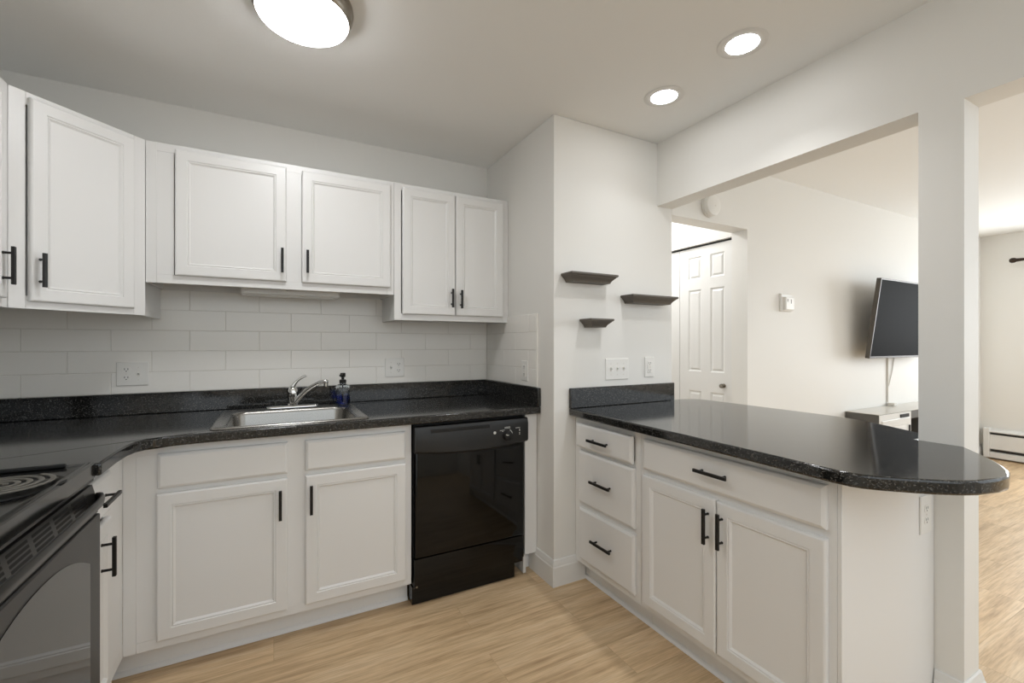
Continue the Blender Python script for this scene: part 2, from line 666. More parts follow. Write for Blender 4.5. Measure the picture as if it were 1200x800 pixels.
# --- upper cabinets on the sink wall: face frame plane y = 2.449
UF = 2.449
UD = YB - UF - 0.0095
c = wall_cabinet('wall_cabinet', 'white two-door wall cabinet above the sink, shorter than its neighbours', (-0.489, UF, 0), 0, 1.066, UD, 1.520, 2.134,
                 xs=((0.577, 0.034),), left_w=0.10)
front(c, 'door', -0.384 + 0.489, 0.054 + 0.489, 1.556, 2.111, ('v', 1.595, 1.713, 0.036 + 0.489))
front(c, 'door', 0.123 + 0.489, 0.556 + 0.489, 1.556, 2.109, ('v', 1.602, 1.714, 0.147 + 0.489))
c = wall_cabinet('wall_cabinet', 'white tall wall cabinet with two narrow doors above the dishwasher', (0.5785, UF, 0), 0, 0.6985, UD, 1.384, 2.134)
front(c, 'door', 0.621 - 0.5785, 0.926 - 0.5785, 1.417, 2.110, ('v', 1.461, 1.567, 0.902 - 0.5785))
front(c, 'door', 0.9305 - 0.5785, 1.237 - 0.5785, 1.417, 2.110, ('v', 1.458, 1.563, 0.957 - 0.5785))

# --- diagonal corner wall cabinet: face from (-0.797,2.147) to (-0.49,2.454)
dx, dy = -0.7965, 2.1425
DW_ = 0.4335
root = thing('corner_wall_cabinet', 'white diagonal corner wall cabinet with one tall door', 'cabinet', (dx, dy, 0), PI / 4)
mb = MB()
rot = Matrix.Rotation(-PI / 4, 3, 'Z')


def to_local(x, y):
    v = rot @ Vector((x - dx, y - dy, 0))
    return (v.x, v.y)


z0, z1 = 1.376, 2.134
frame_boxes(mb, DW_, z0, z1, (), (), 0.045)
sx = dx + DW_ / math.sqrt(2)
sy = dy + DW_ / math.sqrt(2)
outl = [to_local(*p) for p in ((sx, sy), (sx, YB - 0.0095), (XL + 0.0095, YB - 0.0095), (XL + 0.0095, dy), (dx, dy))]
q = outl[:]
q[0] = (DW_, 0.019)
q[4] = (0.0, 0.019)
mb.prism(q, z0 + 0.03, z1)
for i, j in ((0, 1), (3, 4)):
    (ax, ay), (bx, by) = q[i], q[j]
    n = Vector((-(by - ay), bx - ax)).normalized() * 0.013
    mb.prism([(ax, ay), (bx, by), (bx + n.x, by + n.y), (ax + n.x, ay + n.y)], z0, z0 + 0.03)
mb.build('carcass', M['cab'], root, bevel=0.0008, seg=1)
front(root, 'door', 0.050, 0.382, 1.402, 2.114, ('v', 1.452, 1.572, 0.075))
# --- wall cabinet on the left wall, mostly out of frame
c = wall_cabinet('wall_cabinet', 'white wall cabinet at the left edge, only its black pull and door edge in view',
                 (dx, 1.345, 0), PI / 2, 0.795, abs(XL - dx) - 0.010, 1.376, 2.134)
front(c, 'door', 0.400, 0.748, 1.404, 2.112, ('v', 1.447, 1.571, 0.712))
front(c, 'door', 0.045, 0.396, 1.404, 2.112, ('v', 1.447, 1.571, 0.080))

# --- sink base: face frame plane y = 2.104
BF = 2.104
c = base_cabinet('sink_base_cabinet', 'white sink base cabinet with two false drawers and two doors', (-0.4858, BF, 0), 0, 1.0638, YB - BF - 0.002,
                 xs=((0.572, 0.040), (0.072, 0.034)), zs=((0.106, 0.532, 0.702), (0.612, 1.0258, 0.702)), toe_left=0.10)
ox = 0.4858
front(c, 'drawer', -0.383 + ox, 0.052 + ox, 0.712, 0.842)
front(c, 'drawer', 0.119 + ox, 0.547 + ox, 0.712, 0.842)
front(c, 'door', -0.385 + ox, 0.051 + ox, 0.143, 0.692, ('v', 0.529, 0.651, 0.0235 + ox))
front(c, 'door', 0.119 + ox, 0.549 + ox, 0.143, 0.692, ('v', 0.532, 0.654, 0.140 + ox))
# wide left stile hides the blind corner
# --- narrow left-run cabinet facing +x
LFX = -0.486
c = base_cabinet('narrow_base_cabinet', 'narrow white base cabinet squeezed between the stove and the sink run', (LFX, 1.680, 0), PI / 2, 0.424, 0.60,
                 xs=((0.30, 0.086),))
front(c, 'drawer', 0.012, 0.225, 0.712, 0.842, ('h', 0.035, 0.178, 0.778), stand=0.036)
front(c, 'door', 0.012, 0.225, 0.143, 0.692, ('v', 0.535, 0.656, 0.120), stand=0.036)

# --- peninsula: face frame plane x = 1.416, facing -x
PX = 1.4165
PD = XR - PX - 0.002
c = base_cabinet('drawer_base_cabinet', 'white base cabinet with three stacked drawers against the shelf wall', (PX, YJ - 0.0015, 0), -PI / 2, 0.480, PD,
                 zs=((0.038, 0.442, 0.710), (0.038, 0.442, 0.423)), toe=0.066)
oy = YJ - 0.0015
front(c, 'drawer', oy - 1.899, oy - 1.489, 0.722, 0.844, ('h', oy - 1.773, oy - 1.628, 0.777), pull=0.010)
front(c, 'drawer', oy - 1.889, oy - 1.485, 0.436, 0.701, ('h', oy - 1.766, oy - 1.618, 0.572))
front(c, 'drawer', oy - 1.884, oy - 1.483, 0.143, 0.408, ('h', oy - 1.759, oy - 1.612, 0.281))
oy2 = 1.455
c = base_cabinet('peninsula_base_cabinet', 'white peninsula cabinet with one wide drawer above two doors', (PX, oy2, 0), -PI / 2, 0.768, PD,
                 zs=((0.038, 0.73, 0.705),), toe=0.066)
front(c, 'drawer', oy2 - 1.431, oy2 - 0.709, 0.716, 0.845, ('h', oy2 - 1.146, oy2 - 1.010, 0.786))
front(c, 'door', oy2 - 1.431, oy2 - 1.0715, 0.141, 0.692, ('v', 0.528, 0.655, oy2 - 1.101))
front(c, 'door', oy2 - 1.067, oy2 - 0.708, 0.141, 0.689, ('v', 0.530, 0.655, oy2 - 1.043))
MB().box(0.7685, 0.780, 0.0, PD, 0.002, 0.8745).build('end_panel', M['cab'], c, bevel=0.001, seg=1)

# filler at the right of the dishwasher
f = MB().box(1.203, 1.2765, 2.106, 2.125, 0.11, 0.8745).box(1.203, 1.2765, 2.175, 2.189, 0.001, 0.11).box(1.203, 1.219, 2.125, 2.72, 0.001, 0.8745)
tag(f.build('filler_panel', M['cab'], rel=(1.24, 2.106, 0)), 'narrow white filler panel between dishwasher and corner wall', 'panel')

# ------------------------------------------------------------------ worktops
CT0, CT1 = 0.876, 0.914


def rounded(x0, x1, y0, y1, r, n=8):
    pts = []
    for cx, cy, a0 in ((x1 - r, y0 + r, -PI / 2), (x1 - r, y1 - r, 0), (x0 + r, y1 - r, PI / 2), (x0 + r, y0 + r, PI)):
        for i in range(n + 1):
            a = a0 + (PI / 2) * i / n
            pts.append((cx + r * math.cos(a), cy + r * math.sin(a)))
    return pts


SX0, SX1, SY0, SY1 = -0.225, 0.386, 2.098, 2.652
hole = rounded(SX0 + 0.02, SX1 - 0.02, SY0 + 0.016, SY1 - 0.02, 0.05)
top = [(XL + 0.002, 1.678), (-0.435, 1.678), (-0.436, 1.83), (-0.431, 1.925), (-0.419, 1.983), (-0.396, 2.012), (-0.366, 2.029), (-0.325, 2.039),
       (-0.27, 2.045), (-0.2, 2.048), (1.2765, 2.060), (1.2765, YB - 0.0015), (XL + 0.002, YB - 0.0015)]
root = thing('worktop', 'L-shaped black speckled worktop along the sink wall', 'worktop', (0, YB, CT0))
R_ = (0, YB, CT0)


def child(mb, name, m, root, R, **k):
    mb.v = [(a - R[0], b - R[1], c - R[2]) for a, b, c in mb.v]
    return mb.build(name, m, root, **k)


child(MB().prism(top, CT0, CT1, [hole]), 'slab', M['counter'], root, R_, bevel=0.006, seg=3)
sp = MB()
sp.box(XL + 0.022, 1.2575, YB - 0.021, YB - 0.0015, CT1 + 0.0005, 1.014)
sp.box(1.2578, 1.2775, 2.062, YB - 0.0015, CT1 + 0.0005, 1.014)
sp.box(XL + 0.0015, XL + 0.0215, 1.678, YB - 0.0015, CT1 + 0.0005, 1.014)
child(sp, 'backsplash', M['counter'], root, R_, bevel=0.003)

pen = [(1.372, YJ - 0.002), (1.342, 0.90), (1.334, 0.72), (1.331, 0.66), (1.334, 0.620), (1.346, 0.590), (1.368, 0.563), (1.419, 0.513), (1.455, 0.481), (1.497, 0.452),
       (1.546, 0.429), (1.605, 0.415), (1.667, 0.412), (1.729, 0.425), (1.787, 0.450), (1.852, 0.487), (1.939, 0.546), (2.0095, 0.597),
       (2.0095, 0.721), (2.139, 0.721), (2.185, 0.788), (2.232, 0.868), (2.275, 0.95), (2.312, 1.04), (2.330, 1.12), (2.334, 1.22), (2.32, YJ - 0.10), (2.31, YJ - 0.05), (2.27, YJ - 0.015),
       (2.20, YJ - 0.002)]
root = thing('peninsula_worktop', 'black speckled peninsula worktop with rounded end wrapping the post', 'worktop', (XR, 1.2, CT0))
R_ = (XR, 1.2, CT0)
child(MB().prism(pen, CT0, CT1), 'slab', M['counter'], root, R_, bevel=0.007, seg=3)
child(MB().box(1.372, 2.134, YJ - 0.021, YJ - 0.002, CT1 + 0.0005, 1.020), 'backsplash', M['counter'], root, R_, bevel=0.003)

# ------------------------------------------------------------------ sink
root = thing('kitchen_sink', 'stainless steel single-bowl drop-in sink set in the black worktop', 'sink', ((SX0 + SX1) / 2, (SY0 + SY1) / 2, CT1))
R_ = ((SX0 + SX1) / 2, (SY0 + SY1) / 2, CT1)
BX0, BX1, BY0, BY1 = SX0 + 0.052, SX1 - 0.048, SY0 + 0.040, SY1 - 0.095


def ring(x0, x1, y0, y1, r, z):
    return [(x, y, z) for x, y in rounded(x0, x1, y0, y1, r)]


def off(d, z, r):
    return ring(SX0 + d, SX1 - d, SY0 + d, SY1 - d, r, z)


def boff(d, z, r):
    return ring(BX0 + d, BX1 - d, BY0 + d, BY1 - d, r, z)


zt = CT1
mb = MB()
mb.loops([off(0.0, zt + 0.001, 0.022), off(0.002, zt + 0.005, 0.022), off(0.008, zt + 0.0075, 0.022), off(0.016, zt + 0.006, 0.024),
          off(0.022, zt + 0.004, 0.026), boff(-0.012, zt + 0.004, 0.06), boff(-0.004, zt + 0.003, 0.06), boff(0.0, zt - 0.001, 0.06), boff(0.004, zt - 0.012, 0.058),
          boff(0.012, zt - 0.13, 0.055), boff(0.022, zt - 0.155, 0.05), boff(0.045, zt - 0.165, 0.04), boff(0.18, zt - 0.169, 0.03)], cap0=False)
child(mb, 'basin', M['steel'], root, R_, smooth=50)
cx_, cy_ = (BX0 + BX1) / 2, (BY0 + BY1) / 2
child(MB().lathe([(0.0, zt - 0.1675), (0.055, zt - 0.1675), (0.057, zt - 0.166), (0.04, zt - 0.1655), (0.036, zt - 0.1665), (0, zt - 0.1665)], 32, (cx_, cy_, 0)), 'drain', M['chrome'], root, R_)
# the caulk / clip marks on the rear deck
# ------------------------------------------------------------------ faucet
FX, FY, FZ = 0.088, 2.605, zt + 0.0080
root = thing('kitchen_faucet', 'chrome single-lever faucet with spout swung right, behind the sink', 'faucet', (FX, FY, FZ))
mb = MB()


def stadium(L, r, z):
    pts = []
    for s, a0 in ((1, -PI / 2), (-1, PI / 2)):
        for i in range(13):
            a = a0 + PI * i / 12
            pts.append((FX + s * (L - r) + r * math.cos(a), FY + r * math.sin(a), z))
    return pts


mb.loops([stadium(0.125, 0.027, FZ), stadium(0.125, 0.027, FZ + 0.004), stadium(0.122, 0.024, FZ + 0.009), stadium(0.112, 0.016, FZ + 0.011)])
child(mb, 'base_plate', M['chrome'], root, (FX, FY, FZ))
mb = MB()
mb.lathe([(0.026, FZ + 0.010), (0.026, FZ + 0.016), (0.022, FZ + 0.020), (0.021, FZ + 0.050), (0.0235, FZ + 0.054), (0.0235, FZ + 0.078), (0.021, FZ + 0.094), (0.014, FZ + 0.106), (0.004, FZ + 0.111)],
         28, (FX, FY, 0))
child(mb, 'body', M['chrome'], root, (FX, FY, FZ))
mb = MB()


def bez(p, n=16):
    out = []
    for i in range(n + 1):
        t = i / n
        a = [Vector(q) for q in p]
        while len(a) > 1:
            a = [a[k].lerp(a[k + 1], t) for k in range(len(a) - 1)]
        out.append(a[0])
    return out


pts = bez([(FX + 0.012, FY - 0.010, FZ + 0.028), (FX + 0.055, FY - 0.035, FZ + 0.085), (FX + 0.095, FY - 0.06, FZ + 0.125), (FX + 0.148, FY - 0.09, FZ + 0.136)])
mb.tube(pts, [0.0135 - 0.0035 * i / 16 for i in range(17)], 14)
e = pts[-1]
d = Vector((0.55, -0.33, -0.25)).normalized()
mb.tube([e - d * 0.004, e + d * 0.010, e + d * 0.014], [0.0125, 0.0125, 0.010], 14)
mb.tube([e + d * 0.004 + Vector((0, 0, -0.004)), e + d * 0.004 + Vector((0, 0, -0.024))], [0.0115, 0.0105], 14)
child(mb, 'spout', M['chrome'], root, (FX, FY, FZ), smooth=50)
mb = MB()
pts = bez([(FX - 0.008, FY + 0.004, FZ + 0.092), (FX + 0.008, FY, FZ + 0.128), (FX + 0.028, FY - 0.004, FZ + 0.150), (FX + 0.064, FY - 0.010, FZ + 0.164)])
mb.tube(pts, [0.0135, 0.0130, 0.0120, 0.0110, 0.0100, 0.0090, 0.0082, 0.0075, 0.0070, 0.0066, 0.0063, 0.0062, 0.0062, 0.0064, 0.0066, 0.0068, 0.0055], 12)
child(mb, 'lever', M['chrome'], root, (FX, FY, FZ), smooth=50)

# ------------------------------------------------------------------ soap bottle
BXc, BYc, BZ = 0.333, 2.590, zt + 0.0080
root = thing('soap_bottle', 'ribbed clear pump bottle half full of blue soap beside the faucet', 'bottle', (BXc, BYc, BZ))


def ribbed(r, z, amp, n=72):
    return [(BXc + (r + amp * math.cos(18 * a)) * math.cos(a), BYc + (r + amp * math.cos(18 * a)) * math.sin(a), z) for a in [2 * PI * i / n for i in range(n)]]


mb = MB()
mb.loops([ribbed(0.033, BZ, 0), ribbed(0.0365, BZ + 0.004, 0), ribbed(0.037, BZ + 0.012, 0.0006), ribbed(0.037, BZ + 0.056, 0.0006), ribbed(0.037, BZ + 0.062, 0.0), ribbed(0.037, BZ + 0.068, 0.0008),
          ribbed(0.0365, BZ + 0.094, 0.0008), ribbed(0.034, BZ + 0.102, 0.0005), ribbed(0.027, BZ + 0.109, 0), ribbed(0.016, BZ + 0.113, 0), ribbed(0.0145, BZ + 0.116, 0), ribbed(0.0145, BZ + 0.124, 0)], cap1=False)
inner = [ribbed(0.0125, BZ + 0.124, 0), ribbed(0.0125, BZ + 0.115, 0), ribbed(0.025, BZ + 0.107, 0), ribbed(0.032, BZ + 0.100, 0), ribbed(0.0345, BZ + 0.092, 0), ribbed(0.035, BZ + 0.012, 0), ribbed(0.031, BZ + 0.006, 0)]
mb.loops(inner, cap0=False)
n = 72
o = len(mb.v) - 7 * n
for i in range(n):
    j = (i + 1) % n
    mb.f.append((11 * n + i, 11 * n + j, o + j, o + i))
    mb.mi.append(0)
child(mb, 'glass_body', M['glass'], root, (BXc, BYc, BZ), smooth=60)
child(MB().lathe([(0.030, BZ + 0.0065), (0.0346, BZ + 0.0125), (0.0346, BZ + 0.054), (0.0, BZ + 0.054)], 48, (BXc, BYc, 0)), 'soap', M['liquid'], root, (BXc, BYc, BZ), smooth=50)
mb = MB()
mb.lathe([(0.0175, BZ + 0.118), (0.0180, BZ + 0.120), (0.0180, BZ + 0.134), (0.015, BZ + 0.137), (0.0075, BZ + 0.138), (0.0075, BZ + 0.150), (0.013, BZ + 0.151), (0.0142, BZ + 0.153), (0.0142, BZ + 0.170), (0.012, BZ + 0.173), (0.0, BZ + 0.1735)],
         28, (BXc, BYc, 0))
mb.tube([(BXc, BYc, BZ + 0.164), (BXc - 0.014, BYc - 0.026, BZ + 0.164), (BXc - 0.020, BYc - 0.038, BZ + 0.160)], [0.006, 0.0055, 0.004], 10)
mb.tube([(BXc, BYc, BZ + 0.118), (BXc, BYc, BZ + 0.02)], 0.0028, 8)
child(mb, 'pump', M['blackpanel'], root, (BXc, BYc, BZ))

# ------------------------------------------------------------------ dishwasher
DX0, DX1, DF = 0.587, 1.190, 2.070
root = thing('dishwasher', 'glossy black built-in dishwasher between sink base and corner wall', 'dishwasher', (DX0, DF, 0))
R_ = (DX0, DF, 0)
child(MB().box(DX0 + 0.002, DX1 + 0.008, DF + 0.040, 2.70, 0.10, 0.866), 'tub_housing', M['blackdull'], root, R_)
mb = MB()
mb.panel(DX0 + 0.004, DX1 - 0.012, 0.236, 0.742, [(0, DF + 0.039), (0, DF + 0.010), (0.003, DF + 0.0065), (0.007, DF + 0.005)])
child(mb, 'door', M['black'], root, R_)
# control panel with curved lower lip and a pocket handle slot
mb = MB()
N = 24
ftop, rows = 0.860, []
for i in range(N + 1):
    u = i / N
    x = DX0 + u * (DX1 + 0.009 - DX0)
    zb = 0.735 - 0.022 * math.sin(PI * min(1, max(0, u)))
    bul = 0.006 * math.sin(PI * u)
    rows.append([(x, DF + 0.039, zb), (x, DF + 0.004 - bul, zb), (x, DF - 0.006 - bul, zb + 0.010), (x, DF - 0.006, ftop - 0.028), (x, DF + 0.001, ftop - 0.004), (x, DF + 0.006, ftop), (x, DF + 0.039, ftop)])
mb.loops(rows)
cp = child(mb, 'control_panel', M['blackpanel'], root, R_, smooth=25)
CR = R_
sl = MB()
sl.panel(DX0 + 0.075, DX0 + 0.385, 0.826, 0.843, [(0, DF + 0.0), (0, DF - 0.0068), (0.0015, DF - 0.0072)])
sl.box(DX0 + 0.10, DX0 + 0.125, DF - 0.0078, DF - 0.006, 0.829, 0.836)
child(sl, 'latch_slot', M['blackdull'], cp, R_)
kx, kz, ky = 1.071, 0.778, DF - 0.0068
kb = MB().lathe([(0.026, ky + 0.001), (0.026, ky - 0.004), (0.0235, ky - 0.006), (0.0225, ky - 0.020), (0.020, ky - 0.0215), (0, ky - 0.0215)], 32, (kx, 0, kz), axis='y')
kn = child(kb, 'dial', M['blackdull'], cp, R_)
pr = MB()
child(MB().lathe([(0.0075, ky), (0.0075, ky - 0.0015), (0, ky - 0.0015)], 20, (1.000, 0, 0.797), axis='y'), 'indicator', M['print'], cp, R_)
for i in range(12):                                                                                     # cycle ring around the dial
    a = math.radians(-50 + i * 9.5)
    x, z = kx + 0.032 * math.cos(a), kz + 0.032 * math.sin(a)
    pr.box(x - 0.0016, x + 0.0016, ky - 0.0006, ky + 0.0005, z - 0.0024, z + 0.0024)
for x0_, z0_, n_ in ((1.030, 0.800, 4), (1.030, 0.806, 5), (1.033, 0.794, 3), (1.058, 0.815, 6), (1.058, 0.8205, 6), (1.122, 0.812, 5)):
    for i in range(n_):
        pr.box(x0_ + i * 0.0055, x0_ + i * 0.0055 + 0.0038, ky - 0.0006, ky + 0.0005, z0_ - 0.0014, z0_ + 0.0014)
for z in (0.803, 0.797, 0.785, 0.778):
    pr.box(1.143, 1.148, ky - 0.0006, ky + 0.0005, z - 0.002, z + 0.002)
pr.box(1.004, 1.050, ky - 0.0006, ky + 0.0005, 0.7415, 0.7432)
pr.box(1.084, 1.140, ky - 0.0006, ky + 0.0005, 0.7475, 0.7495)
pr.box(1.050, 1.084, ky - 0.0006, ky + 0.0005, 0.7438, 0.7452)
child(pr, 'printed_marks', M['print'], cp, R_)
child(MB().box(kx - 0.012, kx + 0.0, ky - 0.0223, ky - 0.0213, kz + 0.003, kz + 0.006).box(kx - 0.017, kx - 0.010, ky - 0.0223, ky - 0.0213, kz + 0.006, kz + 0.009), 'pointer', M['print'], kn, R_)
mb = MB()
mb.panel(DX0 + 0.002, DX1 - 0.012, 0.088, 0.228, [(0, DF + 0.09), (0, DF + 0.020), (0.002, DF + 0.017), (0.005, DF + 0.016)])
mb.box(DX0 - 0.004, DX1 - 0.05, DF + 0.040, DF + 0.10, 0.004, 0.087)
child(mb, 'kick_plate', M['black'], root, R_)
sc = MB()
sc.lathe([(0.005, DF + 0.016), (0.005, DF + 0.0135), (0, DF + 0.013)], 12, (DX0 + 0.012, 0, 0.098), axis='y')
child(sc, 'screw', M['steel'], root, R_)

# ------------------------------------------------------------------ stove (facing +x), local x along -> built in world coordinates
SYa, SYb = 0.912, 1.674          # sides
SXf = -0.447                     # front edge of cooktop
root = thing('stove', 'black freestanding electric coil stove at the left edge', 'stove', (-0.78, (SYa + SYb) / 2, 0))
R_ = (-0.78, (SYa + SYb) / 2, 0)
mb = MB()
mb.box(XL + 0.012, -0.492, SYa + 0.004, SYb - 0.004, 0.02, 0.872)
child(mb, 'body', M['stove'], root, R_)
# cooktop with raised rim
mb = MB()


def ctr(d, z):
    return [(XL + 0.015 + d, SYa + d, z), (SXf - d, SYa + d, z), (SXf - d, SYb - d, z), (XL + 0.015 + d, SYb - d, z)]


mb.loops([ctr(0.0, 0.876), ctr(0.0, 0.914), ctr(0.003, 0.918), ctr(0.008, 0.9195), ctr(0.016, 0.9195), ctr(0.022, 0.916), ctr(0.034, 0.914)])
ck = child(mb, 'cooktop', M['stove'], root, R_, smooth=20)
# side rail seen as dark raised edge at the far side
child(MB().box(-1.05, -0.50, SYb - 0.030, SYb - 0.022, 0.9155, 0.9265), 'side_rail', M['blackdull'], ck, R_, bevel=0.003)


def burner(cx, cy, R):
    p = MB().lathe([(R + 0.022, 0.9150), (R + 0.021, 0.9185), (R + 0.013, 0.9195), (R + 0.006, 0.9165), (R - 0.01, 0.9155), (0.02, 0.9150), (0.0, 0.9150)], 48, (cx, cy, 0))
    pan = child(p, 'drip_pan', M['pan'], ck, R_)
    s = MB()
    pts = []
    turns = 4.1
    n_ = int(turns * 28)
    for i in range(n_ + 1):
        t = i / n_
        r = 0.014 + (R - 0.014) * t
        a = 2 * PI * turns * t + 0.4
        pts.append((cx + r * math.cos(a), cy + r * math.sin(a), 0.9265))
    rr = []
    for i, p in enumerate(pts):
        u = Vector((p[0] - cx, p[1] - cy, 0)).normalized()
        w_ = 0.0052
        rr.append([(p[0] + u.x * k, p[1] + u.y * k, 0.9265 + h_) for k, h_ in ((-w_, -0.0012), (-w_ * 0.7, -0.002), (w_ * 0.7, -0.002), (w_, -0.0012), (w_, 0.0006), (w_ * 0.6, 0.0016), (-w_ * 0.6, 0.0016), (-w_, 0.0006))])
    s.loops(rr)
    for k in range(3):
        a = 2 * PI * k / 3 + 0.5
        s.tube([(cx + 0.01 * math.cos(a), cy + 0.01 * math.sin(a), 0.9200), (cx + (R + 0.008) * math.cos(a), cy + (R + 0.008) * math.sin(a), 0.9200)], 0.0025, 6)
    child(s, 'coil', M['coil'], pan, R_, smooth=60)


burner(-0.562, 1.462, 0.094)
burner(-0.562, 1.115, 0.076)
burner(-0.875, 1.475, 0.076)
burner(-0.875, 1.125, 0.094)
child(MB().box(XL + 0.013, -1.02, SYa, SYb, 0.921, 1.10), 'backguard', M['stove'], root, R_, bevel=0.01)
# manifold strip under the cooktop
mb = MB()
mb.box(-0.49, SXf - 0.003, SYa + 0.002, SYb - 0.002, 0.8665, 0.8755)
child(mb, 'front_strip', M['stovedull'], root, R_)
# oven door
DXo = -0.434
ydc = (SYa + SYb) / 2
hw = (SYb - SYa) / 2 - 0.006
mb = MB()
d0, d1, dz0, dz1 = ydc - hw, ydc + hw, 0.205, 0.775
mb.add([(x, y, z) for x, y, z in MB().box(-0.489, DXo, d0, d1, dz0, dz1).v], MB().box(0, 1, 0, 1, 0, 1).f)
od = child(mb, 'oven_door', M['stovedull'], root, R_, bevel=0.004)
# arched window
arch = []
wy0, wy1, wz0 = ydc - 0.29, ydc + 0.29, 0.30
arch += [(wy0, wz0), (wy1, wz0)]
for i in range(17):
    u = 1 - 2 * i / 16
    arch.append((ydc + 0.29 * u, 0.665 + 0.075 * (1 - abs(u) ** 2.2)))
mb = MB()
pr_ = MB().prism(arch, 0, 0.0015)
mb.add([(DXo + 0.0002 + z, x, y) for x, y, z in pr_.v], pr_.f)
child(mb, 'oven_window', M['ovenglass'], od, R_)
# door top: vented sloping ledge behind the bowed handle
mb = MB()
mb.loops([[(-0.489, y, 0.777), (-0.440, y, 0.777), (-0.438, y, 0.800), (-0.452, y, 0.856), (-0.489, y, 0.858)] for y in (d0, d1)])
vt = child(mb, 'vent_ledge', M['stovedull'], od, R_)
vs = MB()
for k in range(6):
    for rw in range(4):
        ya = ydc - 0.30 + k * 0.104
        z = 0.812 + rw * 0.0105
        x = -0.438 - (z - 0.800) * 14 / 56 + 0.0006
        if abs(ya + 0.04 - ydc) > 0.33 - 0.0 * rw:
            continue
        vs.add([(x, ya, z), (x, ya + 0.084, z), (x - 0.0019, ya + 0.084, z + 0.006), (x - 0.0019, ya, z + 0.006), (x - 0.004, ya, z), (x - 0.004, ya + 0.084, z), (x - 0.006, ya + 0.084, z + 0.006), (x - 0.006, ya, z + 0.006)],
               [(0, 1, 2, 3), (7, 6, 5, 4), (0, 4, 5, 1), (1, 5, 6, 2), (2, 6, 7, 3), (3, 7, 4, 0)])
child(vs, 'vent_slot', M['blackdull'], vt, R_)
# bowed handle: crescent in plan
mb = MB()
rings = []
N = 40
for i in range(N + 1):
    u = -1 + 2 * i / N
    y = ydc + u * (hw + 0.001)
    bow = 0.048 * (1 - abs(u) ** 5)
    xo = -0.437 + bow                      # outer face
    xi = xo - 0.010 - 0.001 * (1 - u * u)
    zt_, zb_ = 0.832 + 0.022 * (1 - abs(u) ** 5), 0.779 + 0.050 * (1 - abs(u) ** 5)
    rings.append([(xi, y, zb_ + 0.006), (xi + 0.003, y, zb_), (xo - 0.006, y, zb_), (xo - 0.003, y, zb_ + 0.007), (xo - 0.001, y, (zt_ + zb_) / 2), (xo, y, zt_ - 0.008), (xo - 0.004, y, zt_), (xi + 0.003, y, zt_), (xi, y, zt_ - 0.006)])
mb.loops(rings)
child(mb, 'handle', M['blackpanel'], od, R_, smooth=40)
mb = MB()
mb.box(-0.489, DXo, d0, d1, 0.045, 0.198)
child(mb, 'storage_drawer', M['stove'], root, R_, bevel=0.006)

# ------------------------------------------------------------------ wall shelves
def shelf(label, x, w, ztop, d=0.102, h=0.045):
    # crown-shaped ledge: wide top, cove stepping in to a narrow underside
    mb = MB()

    def rect(k, z):
        return [(x + k, YJ - d + k, z), (x + w - k, YJ - d + k, z), (x + w - k, YJ - 0.0008, z), (x + k, YJ - 0.0008, z)]
    mb.loops([rect(0.031, ztop - h), rect(0.029, ztop - h + 0.006), rect(0.024, ztop - h + 0.014), rect(0.016, ztop - h + 0.022), rect(0.010, ztop - h + 0.027), rect(0.0085, ztop - 0.0145),
              rect(0.0035, ztop - 0.0125), rect(0.0005, ztop - 0.009), rect(0.0, ztop - 0.004), rect(0.0015, ztop)])
    return tag(mb.build('wall_shelf', M['shelfw'], rel=(x + w / 2, YJ, ztop), smooth=25), label, 'shelf', 'dark floating ledges')


shelf('long dark ledge shelf highest on the wall, nearest the corner', 1.321, 0.304, 1.6205)
shelf('long dark ledge shelf lower right, beside the hallway edge', 1.727, 0.350, 1.5265)
shelf('short dark ledge shelf, smallest and lowest of the three', 1.442, 0.153, 1.386)


# ------------------------------------------------------------------ outlets and switches (local: face -y, centred)
def duplex(mb, x, z=0.0):
    for s in (-1, 1):
        zc = z + s * 0.0195
        mb.loops([[(x + 0.017 * math.cos(a) * 1.0, yv, zc + max(-0.0125, min(0.0125, 0.017 * math.sin(a)))) for a in [2 * PI * i / 24 for i in range(24)]] for yv in (-0.005, -0.0066)])
        for dx_ in (-0.0063, 0.0063):
            mb.box(x + dx_ - 0.0013, x + dx_ + 0.0013, -0.0069, -0.0064, zc - 0.001, zc + 0.0075, 1)
        mb.lathe([(0.0026, -0.0064), (0.0026, -0.0069), (0, -0.0069)], 10, (x, 0, zc - 0.0065), axis='y', mi=1)
    mb.lathe([(0.003, -0.005), (0.003, -0.0062), (0, -0.0062)], 10, (x, 0, z), axis='y', mi=2)


def toggle(mb, x):
    mb.box(x - 0.0052, x + 0.0052, -0.0062, -0.0048, -0.012, 0.012, 2)
    mb.loops([[(x - 0.0042, -0.005, -0.006), (x + 0.0042, -0.005, -0.006), (x + 0.0042, -0.005, 0.006), (x - 0.0042, -0.005, 0.006)],
              [(x - 0.0034, -0.017, 0.004), (x + 0.0034, -0.017, 0.004), (x + 0.0034, -0.016, 0.011), (x - 0.0034, -0.016, 0.011)]])
    for s in (-1, 1):
        mb.lathe([(0.003, -0.005), (0.003, -0.0062), (0, -0.0062)], 10, (x, 0, s * 0.030), axis='y', mi=2)


